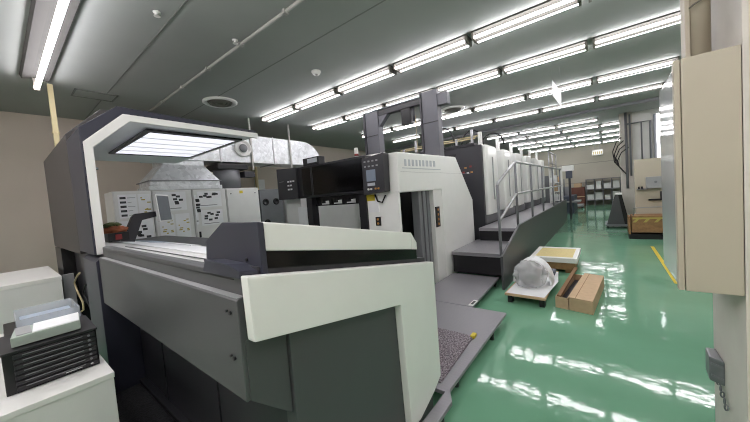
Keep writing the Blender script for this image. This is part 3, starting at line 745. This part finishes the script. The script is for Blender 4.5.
b = MB(); b.prism(P4, 'z', 0, .03)
for i in range(4):
    p, q_ = Vector(P4[i]), Vector(P4[(i + 1) % 4]); m_ = (Vector((-.436, 4.89)) - (p + q_) / 2).normalized() * .014
    b.prism([tuple(p), tuple(q_), tuple(q_ + m_), tuple(p + m_)], 'z', .03, .14)
b.build('body', 'card', c)
MB().hexa([(-.545, 4.34, .13), (-.50, 4.34, .13), (-.40, 5.62, .19), (-.445, 5.62, .19), (-.545, 4.34, .155), (-.50, 4.34, .155), (-.40, 5.62, .215), (-.445, 5.62, .215)]).build('flap', 'cardd', c)
MB().prism([(-.53, 4.36), (-.44, 4.34), (-.35, 5.42), (-.43, 5.44)], 'z', .03, .06).build('contents', 'dark', c)
r = thing('carton', 'brown carton under the white tray beside the walkway board', 'carton', (-.8, 6.5, 0), 'brown cartons on the floor')
MB().box(-1.1, -.46, 6.02, 6.95, .06, .19, .004).build('body', 'wood', r)
for x in (-1.0, -.56): MB().box(x - .05, x + .05, 6.05, 6.9, 0, .06).build('runner', 'cardd', r)
r = thing('tray', 'white foam tray with a yellowish sheet inside, on a brown carton', 'tray', (-.8, 6.5, .19))
b = MB(); b.box(-1.15, -.43, 5.98, 7.0, .19, .21); b.box(-1.15, -1.08, 5.98, 7.0, .21, .27, .004); b.box(-.5, -.43, 5.98, 7.0, .21, .27, .004); b.box(-1.08, -.5, 5.98, 6.08, .21, .27, .004); b.box(-1.08, -.5, 6.9, 7.0, .21, .27, .004)
b.build('rim', 'whitep', r); MB().box(-1.08, -.5, 6.08, 6.9, .21, .262).build('sheet', 'foam', r)
b = MB(); b.box(.735, .79, 5.95, 8.9, .0005, .003); tag(b.build('floor_line', 'yellow'), 'yellow marking line on the green floor beside the glossy panel', 'floor marking')

# ------------------------------------------------------------------ right foreground: wall box, pipe, latch
r = thing('wall_box', 'tall cream steel box mounted on the near wall end at right', 'electrical box', (.33, 2.0, 1.09))
b = MB(); b.box(.256, .423, 1.82, 2.27, 1.092, 2.066, .004); b.build('body', 'cream', r)
MB().box(.236, .256, 1.806, 1.84, 1.088, 2.068, .003).build('frame', 'cream', r)
MB().box(.258, .421, 1.80, 1.82, 1.088, 2.068, .003).build('door', 'cream', r)
MB().box(.240, .255, 1.845, 2.27, 1.10, 2.04, .002).build('side_panel', 'gloss', r)
r = thing('riser_pipe', 'thick round cream pipe rising from the cream box to ceiling', 'pipe', (.375, 2.1, 2.07))
MB().cyl((.37, 2.12, 2.07), (.37, 2.12, CE), .036, 24).build('pipe', 'cream', r)
MB().box(.318, .336, 2.1, 2.2, 2.07, CE, .003).build('channel', 'cream', r)
MB().tube([(.33, 2.08, 2.36), (.345, 2.075, 2.37), (.37, 2.07, 2.38), (.41, 2.075, 2.385)], .004, 6).build('strap', 'socket', r)
r = thing('door_latch', 'grey steel latch plate with hanging chain on the near wall end', 'latch', (.41, 2.2, .55))
MB().hexa([(.378, 2.13, .548), (.424, 2.09, .548), (.424, 2.24, .548), (.385, 2.24, .548), (.378, 2.13, .672), (.424, 2.09, .672), (.424, 2.24, .672), (.385, 2.24, .672)], .009).build('plate', 'knobpanel', r)
for z in (.575, .635): MB().hexa([(.384, 2.119, z), (.420, 2.088, z), (.420, 2.10, z), (.384, 2.131, z), (.384, 2.119, z + .012), (.420, 2.088, z + .012), (.420, 2.10, z + .012), (.384, 2.131, z + .012)]).build('rib', 'graym', r)
ch = MB()
for k in range(5):
    c = Vector((.412, 2.14 - k*.03, .54 - k*.014)); pts = []
    for t in range(11):
        a = 2*PI*t/10
        pts.append(c + (Vector((0, .008*math.cos(a), .014*math.sin(a))) if k % 2 else Vector((.006*math.cos(a), .003, .014*math.sin(a)))))
    ch.tube(pts, .0035, 6, False)
ch.build('chain', 'knobpanel', r)

# ------------------------------------------------------------------ right middle distance
r = thing('partition', 'cream boarded partition with a grey junction box by the wooden crate', 'partition', (1.2, 10.7, 0))
MB().box(.6, 2.4, 10.62, 10.72, 0, 2.02, .006).build('board', 'cream', r)
jb = MB().box(.82, 1.12, 10.48, 10.62, 1.24, 1.54, .01).build('junction_box', 'grayl', r)
MB().cyl((1.0, 10.47, 1.4), (1.0, 10.48, 1.4), .03, 10).build('dial', 'graym', jb)
MB().box(.64, .86, 10.5, 10.62, 1.22, 1.24).build('shelf', 'graym', r)
for x in (.68, .74): MB().cyl((x, 10.55, 1.24), (x, 10.55, 1.3), .02, 10).build('bottle', 'black', r)
MB().box(.86, 1.12, 10.56, 10.62, .92, .96).box(1.09, 1.12, 10.56, 10.62, .96, 1.15).build('bracket', 'black', r)
r = thing('crate', 'low wooden crate with zigzag brackets on a dark pallet by partition', 'crate', (.95, 10.1, 0))
MB().box(.48, 1.7, 9.95, 10.5, .16, .58, .006).build('body', 'wood', r)
MB().box(.42, 1.75, 9.9, 10.55, .0, .12, .004).build('pallet', 'black', r)
z = MB()
for k in range(6): z.hexa([(.5 + k*.2, 9.935, .42), (.56 + k*.2, 9.935, .42), (.56 + k*.2, 9.949, .42), (.5 + k*.2, 9.949, .42), (.58 + k*.2, 9.935, .52), (.64 + k*.2, 9.935, .52), (.64 + k*.2, 9.949, .52), (.58 + k*.2, 9.949, .52)])
z.box(.5, 1.7, 9.94, 9.949, .5, .54); z.build('bracket', 'yprint', r)
MB().box(.42, .46, 9.95, 10.5, .12, .56).build('end_board', 'wood', r)
MB().tube([(.52, 9.98, .58), (.52, 9.98, .78), (1.7, 9.98, .82)], .012, 6).build('bar', 'steel', r)
r = thing('a_frame', 'grey triangular stand with a dark slanted side, beside the crate', 'stand', (.26, 12.2, 0))
MB().prism([(-.02, .12), (.42, .12), (.28, 1.05), (.2, 1.05)], 'y', 12.0, 12.04, .004).build('front_plate', 'gray', r)
MB().prism([(-.0, .12), (.54, .12), (.37, 1.04), (.22, 1.04)], 'y', 12.04, 12.75).build('core', 'black', r)
MB().box(.2, .38, 12.0, 12.76, 1.05, 1.08).build('cap', 'whitep', r)
MB().box(-.06, .58, 11.98, 12.8, .06, .12, .004).build('base', 'graym', r)
for x in (.0, .52):
    for y in (12.05, 12.7): MB().cyl((x - .02, y, .03), (x + .02, y, .03), .03, 12).build('castor', 'black', r)
# hoses and pipes on the far column
for k in range(4):
    x = .3 + .04*k
    pts = [(.43 + .06*k, 12.995, 2.9 - .12*k), (x - .0, 12.85, 2.75 - .12*k), (x - .1, 12.84, 2.45 - .1*k), (x - .06, 12.84, 2.1 - .06*k), (.43 + .05*k, 12.995, 1.85 - .08*k)]
    sm = []
    for i in range(len(pts)-1):
        for t in range(5): sm.append(Vector(pts[i]).lerp(Vector(pts[i+1]), t/5))
    b = MB(); b.tube(sm + [pts[-1]], .014, 8)
    tag(b.build('hose', 'cable'), 'black hose in the looped bundle, %s from the top, by the far column' % ORD[k], 'hose', 'black hoses by the far column')
r = thing('pipe_run', 'grey pipes branching down the far column and white panels', 'pipework', (.6, 12.95, 1.3))
MB().tube([(.56, 12.96, 1.2), (.56, 12.96, CE)], .035, 8).build('pipe', 'graym', r)
MB().tube([(.66, 12.96, 1.6), (.66, 12.96, 3.6)], .025, 8).build('pipe', 'graym', r)
MB().tube([(.56, 12.96, 3.3), (1.16, 13.1, 3.32), (1.16, 13.1, 1.95)], .028, 8).build('pipe', 'graym', r)
MB().tube([(.95, 13.1, 3.3), (.95, 13.1, 2.0)], .02, 8).build('pipe', 'graym', r)
r = thing('wall_lamp', 'vertical white tube lamp on the white panels beyond the partition', 'wall lamp', (1.32, 13.15, 2.1))
MB().box(1.24, 1.44, 13.1, 13.19, 2.05, 3.5, .004).build('housing', 'graym', r)
MB().cyl((1.34, 13.07, 2.1), (1.34, 13.07, 3.5), .035, 12).build('tube', 'vtube', r)

# ------------------------------------------------------------------ far end of the hall
r = thing('feeder', 'feeder end of the press with grey frame at the end of walkway', 'printing press', (-2.9, 16.5, 0))
MB().box(-4.6, -2.0, 15.7, 18.5, 0, 1.9, .01).build('body', 'graym', r)
MB().box(-2.0, -1.94, 15.8, 16.4, .3, 2.2).build('side_plate', 'whitep', r)
for y in (15.8, 17.0, 18.3): MB().cyl((-2.05, y, 1.9), (-2.05, y, 3.0), .025, 8).build('upright', 'steel', r)
for z in (2.5, 3.0): MB().cyl((-2.05, 15.8, z), (-2.05, 18.3, z), .025, 8).build('rail', 'steel', r)
r = thing('supply_rack', 'white rack of bundled rolls at the end of the walkway rail', 'rack', (-1.55, 13.7, .76))
for x in (-1.75, -1.38):
    MB().box(x - .02, x + .02, 13.5, 13.54, .76, 2.15).build('upright', 'whitep', r)
    MB().box(x - .02, x + .02, 13.9, 13.94, .76, 2.15).build('upright', 'whitep', r)
for z in (.85, 1.2, 1.55, 2.1): MB().box(-1.77, -1.36, 13.5, 13.94, z, z + .03).build('shelf', 'whitep', r)
rk = random.Random(3)
for lvl, z in enumerate((.88, 1.23, 1.58)):
    for k in range(3):
        x = -1.70 + k * .135; b = MB(); hgt = rk.uniform(.18, .28)
        b.cyl((x, 13.62, z), (x, 13.62, z + hgt), .062, 12); b.cyl((x, 13.62, z + hgt), (x, 13.62, z + hgt + .02), .03, 10)
        tag(b.build('roll', 'card' if (lvl, k) in ((1, 1), (2, 2)) else 'paper'), '%s roll from the left on the %s shelf of the white rack' % (ORD[k], ['lowest', 'middle', 'top'][lvl]), 'roll', 'rolls on the white rack')
r = thing('signal_pole', 'dark pole with a white box on top at the walkway end', 'pole', (-1.2, 14.6, 0))
MB().box(-1.22, -1.14, 14.55, 14.63, 0, 2.0).build('shaft', 'dark', r)
MB().box(-1.42, -1.02, 14.45, 14.7, 2.0, 2.22, .01).build('box', 'whitep', r)
MB().box(-1.3, -1.08, 14.5, 14.6, 1.7, 2.0).build('bracket', 'slate', r)
r = thing('machine', 'low dark blue-grey machine on the floor beyond the walkway', 'machine', (-1.8, 18.5, 0))
MB().box(-1.93, -1.25, 17.2, 19.2, 0, .85, .01).build('body', 'slate', r)
MB().box(-1.9, -1.0, 17.0, 18.0, .55, .62).build('table', 'grayl', r)
MB().cyl((-1.7, 18.0, .85), (-1.7, 18.0, 1.7), .03, 8).cyl((-1.5, 18.4, .85), (-1.5, 18.4, 1.6), .025, 8).build('post', 'graym', r)
MB().box(-1.85, -1.5, 18.6, 18.7, .85, 1.3).build('back_panel', 'grayl', r)
r = thing('side_cabinet', 'reddish brown cabinet against the far wall beside the rack', 'cabinet', (-1.7, 22.5, 0))
MB().box(-1.85, -1.05, 22.2, 22.9, 0, 1.15, .01).build('body', 'reddish', r)
MB().box(-1.85, -1.05, 22.17, 22.2, .55, .6).build('divider', 'card', r)
MB().box(-1.6, -1.2, 22.3, 22.8, 1.15, 1.4, .02).build('bin', 'card', r)
r = thing('low_trolley', 'low grey trolley on the floor before the brown cabinet', 'trolley', (-1.3, 20.8, 0))
MB().box(-1.55, -1.05, 20.4, 21.3, .1, .2, .01).build('deck', 'grayl', r)
for x in (-1.48, -1.12):
    for y in (20.5, 21.2): MB().cyl((x, y - .02, .05), (x, y + .02, .05), .05, 12).build('wheel', 'black', r)
r = thing('storage_rack', 'wide dark-framed rack with pale boxes against the far wall', 'rack', (-.2, 22.5, 0))
RX0, RX1 = -.98, .66
for k in range(5):
    x = RX0 + (RX1 - RX0) * k / 4
    MB().box(x - .02, x + .02, 22.2, 22.26, 0, 1.6).build('upright', 'graym', r)
    MB().box(x - .02, x + .02, 22.8, 22.86, 0, 1.6).build('upright', 'graym', r)
for z in (.3, .95, 1.56): MB().box(RX0, RX1, 22.2, 22.86, z, z + .04).build('shelf', 'graym', r)
lv = ['lower', 'upper']
for lvl, z in enumerate((.34, .99)):
    for k in range(4):
        x = RX0 + (RX1 - RX0) * (k + .5) / 4; h_ = (.32, .42, .26, .45)[(k + 2 * lvl) % 4]; wd_ = (.15, .17, .12, .16)[(k + lvl) % 4]
        b = MB(); b.box(x - wd_, x + wd_, 22.32, 22.75, z, z + h_, .01); b.box(x - wd_ - .005, x + wd_ + .005, 22.31, 22.76, z + h_ - .05, z + h_)
        tag(b.build('storage_box', 'whitep'), 'pale box, %s from the left on the %s shelf of the far rack' % (ORD[k], lv[lvl]), 'box', 'boxes on the far rack')
r = thing('unit_heater', 'white box heater hanging high before the far wall', 'heater', (-.35, 22.2, 2.98))
MB().box(-.6, -.1, 22.0, 22.4, 2.98, 3.28, .02).build('case', 'whitep', r)
gl = MB()
for k in range(5): gl.box(-.55 + k*.09, -.51 + k*.09, 21.99, 22.0, 3.03, 3.18)
gl.build('grille', 'yprint', r)
for x in (-.47, -.23): MB().cyl((x, 22.2, 3.28), (x, 22.2, CE), .015, 6).build('hanger', 'steel', r)
b = MB()
for z in (1.4, 2.6): b.box(-8.7, 3.1, 22.985, 23.0, z, z + .02)
o = b.build('trim_5', 'seam'); o['kind'] = 'structure'

# ------------------------------------------------------------------ camera and world
cam = bpy.data.cameras.new('camera'); co = bpy.data.objects.new('camera', cam); COL.objects.link(co)
yw, pt, rl_ = math.radians(38.00877643), math.radians(-2.89497559), math.radians(-4.45590551)
f = Vector((-math.sin(yw)*math.cos(pt), math.cos(yw)*math.cos(pt), math.sin(pt)))
rt = Vector((math.cos(yw), math.sin(yw), 0)); up = rt.cross(f)
r2 = rt*math.cos(rl_) + up*math.sin(rl_); u2 = -rt*math.sin(rl_) + up*math.cos(rl_)
mw = Matrix((r2, u2, -f)).transposed().to_4x4(); mw.translation = Vector((0, 0, 1.6))
co.matrix_world = mw
cam.sensor_width = 36; cam.sensor_fit = 'HORIZONTAL'; cam.lens = 36 * 297.648 / 750; cam.clip_start = .02
scene.camera = co
wd = bpy.data.worlds.new('world'); scene.world = wd; wd.use_nodes = True
wd.node_tree.nodes['Background'].inputs['Color'].default_value = (.6, .65, .7, 1)
wd.node_tree.nodes['Background'].inputs['Strength'].default_value = .05
scene.view_settings.view_transform = 'Standard'; scene.view_settings.look = 'None'
scene.view_settings.gamma = 1; scene.view_settings.use_curve_mapping = False
scene.view_settings.exposure = 1.2
scene.cycles.use_denoising = True
scene.cycles.pixel_filter_type = 'BOX'
scene.cycles.max_bounces = 8; scene.cycles.diffuse_bounces = 5
